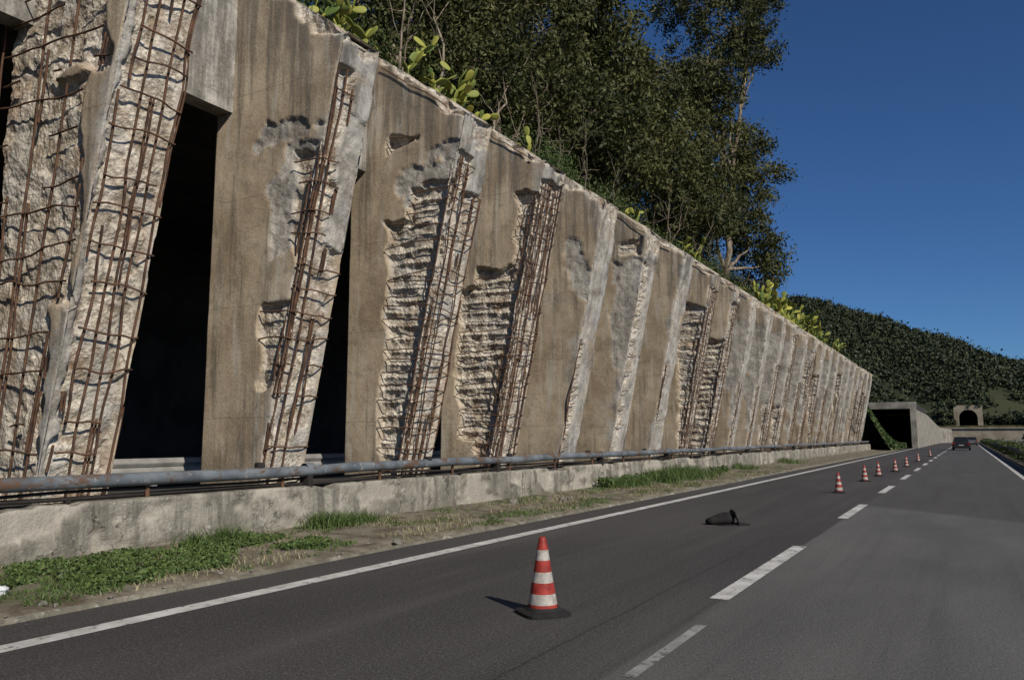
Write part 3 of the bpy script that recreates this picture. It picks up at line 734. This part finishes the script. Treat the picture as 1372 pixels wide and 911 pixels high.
me=bpy.data.meshes.new('rubber_scrap');me.from_pydata(V,[],[(0,1,2,3,4)]+[(k,(k+1)%5,5+(k+1)%5,5+k) for k in range(5)]);link('rubber_scrap',me,RUB,db)
db.location=(-3.62,14.05,.0);db.rotation_euler=(0,0,3.7)

# ---------------------------------------------------------------- cars
GLS=m_flat('car_glass',(.015,.018,.02),.08,.1);TAIL=m_flat('tail_light',(.3,.01,.01),.2,.1);TYR=m_flat('tyre',(.02,.02,.02),.8,.1)
def car(name,x,y,colr):
    root=empty(name);BP=m_flat(name+'_paint',colr,.25,.1)
    def loft(nm,st,mat):
        V=[];F=[];K=len(st[0][1])
        for yy,sec in st:
            for (a,b) in sec: V.append((a,yy,b))
        for j in range(len(st)-1):
            for k in range(K): F.append((j*K+k,j*K+(k+1)%K,(j+1)*K+(k+1)%K,(j+1)*K+k))
        F+=[tuple(range(K)),tuple(range((len(st)-1)*K,len(st)*K))]
        me=bpy.data.meshes.new(nm);me.from_pydata(V,[],F);me.update()
        import bmesh
        b=bmesh.new();b.from_mesh(me);bmesh.ops.recalc_face_normals(b,faces=b.faces);b.to_mesh(me);b.free()
        ob=link(nm,me,mat,root);m=ob.modifiers.new('b','BEVEL');m.width=.04;m.segments=2;return ob
    def sec(w,z0,z1): return [(-w*.92,z0),(-w,z0+.2),(-w,z1-.15),(-w*.9,z1),(w*.9,z1),(w,z1-.15),(w,z0+.2),(w*.92,z0)]
    loft('body',[(-2.05,sec(.80,.35,.85)),(-1.95,sec(.86,.25,.95)),(-1.2,sec(.89,.22,.98)),(.6,sec(.89,.22,.95)),(1.6,sec(.86,.22,.85)),(2.0,sec(.78,.3,.7))],BP)
    def cs(w0,w1,z1): return [(-w0,.93),(-w1,z1),(w1,z1),(w0,.93)]
    loft('windows',[(-1.93,cs(.78,.76,.95)),(-1.55,cs(.82,.64,1.42)),(.1,cs(.82,.64,1.44)),(.95,cs(.8,.76,.95))],GLS)
    loft('roof',[(-1.6,[(-.66,1.40),(-.58,1.47),(.58,1.47),(.66,1.40)]),(.15,[(-.66,1.41),(-.58,1.48),(.58,1.48),(.66,1.41)])],BP)
    for k,(wx,wy) in enumerate([(-.8,-1.3),(.8,-1.3),(-.8,1.3),(.8,1.3)]):
        v,f=tubes([([(wx-.1,wy,.31),(wx-.099,wy,.31),(wx+.099,wy,.31),(wx+.1,wy,.31)],[.01,.31,.31,.01])],20);npmesh('wheel_%d'%k,v,f,TYR,root)
    boxes('tail_light_l',[(-.84,-.62,-2.07,-1.9,.66,.86)],TAIL,root,.02);boxes('tail_light_r',[(.62,.84,-2.07,-1.9,.66,.86)],TAIL,root,.02)
    boxes('number_plate',[(-.26,.26,-2.075,-2.03,.52,.63)],WHT,root);boxes('bumper',[(-.8,.8,-2.12,-1.95,.3,.48)],TYR,root,.04)
    root.location=(x,y,.0);return root
car('dark_hatchback_car',-.65,104,(.02,.022,.027))
car('grey_car',.6,160,(.10,.10,.11))

# ---------------------------------------------------------------- light, sky, camera
sd=Vector((.74,-.37,.60)).normalized()
el=math.asin(sd.z);az=math.atan2(sd.x,sd.y)
w=bpy.data.worlds.new('World');S.world=w;w.use_nodes=True
sk=w.node_tree.nodes.new('ShaderNodeTexSky');sk.sky_type='NISHITA';sk.sun_disc=False
sk.sun_elevation=el;sk.sun_rotation=az;sk.air_density=.9;sk.dust_density=.3;sk.ozone_density=6;sk.altitude=900
tint=w.node_tree.nodes.new('ShaderNodeMix');tint.data_type='RGBA';tint.blend_type='MULTIPLY';tint.inputs[0].default_value=1;tint.inputs[7].default_value=(.62,.86,1.08,1)
bg=w.node_tree.nodes['Background'];bg.inputs[1].default_value=.066
w.node_tree.links.new(sk.outputs[0],tint.inputs[6]);w.node_tree.links.new(tint.outputs[2],bg.inputs[0])
L=bpy.data.lights.new('sun','SUN');L.energy=4.3;L.angle=math.radians(.5);L.color=(1,.93,.82)
lo=bpy.data.objects.new('sun',L);C.objects.link(lo);lo.rotation_euler=sd.to_track_quat('Z','Y').to_euler();lo.location=(30,-20,40)
cam=bpy.data.cameras.new('camera');co=bpy.data.objects.new('camera',cam);C.objects.link(co)
cam.lens=28;cam.sensor_width=36;cam.clip_end=5000
co.rotation_euler=(math.radians(90+6.92),0,math.radians(29.58));co.location=(0,0,1.5)
S.camera=co
S.view_settings.view_transform='Standard';S.view_settings.look='None';S.view_settings.exposure=0
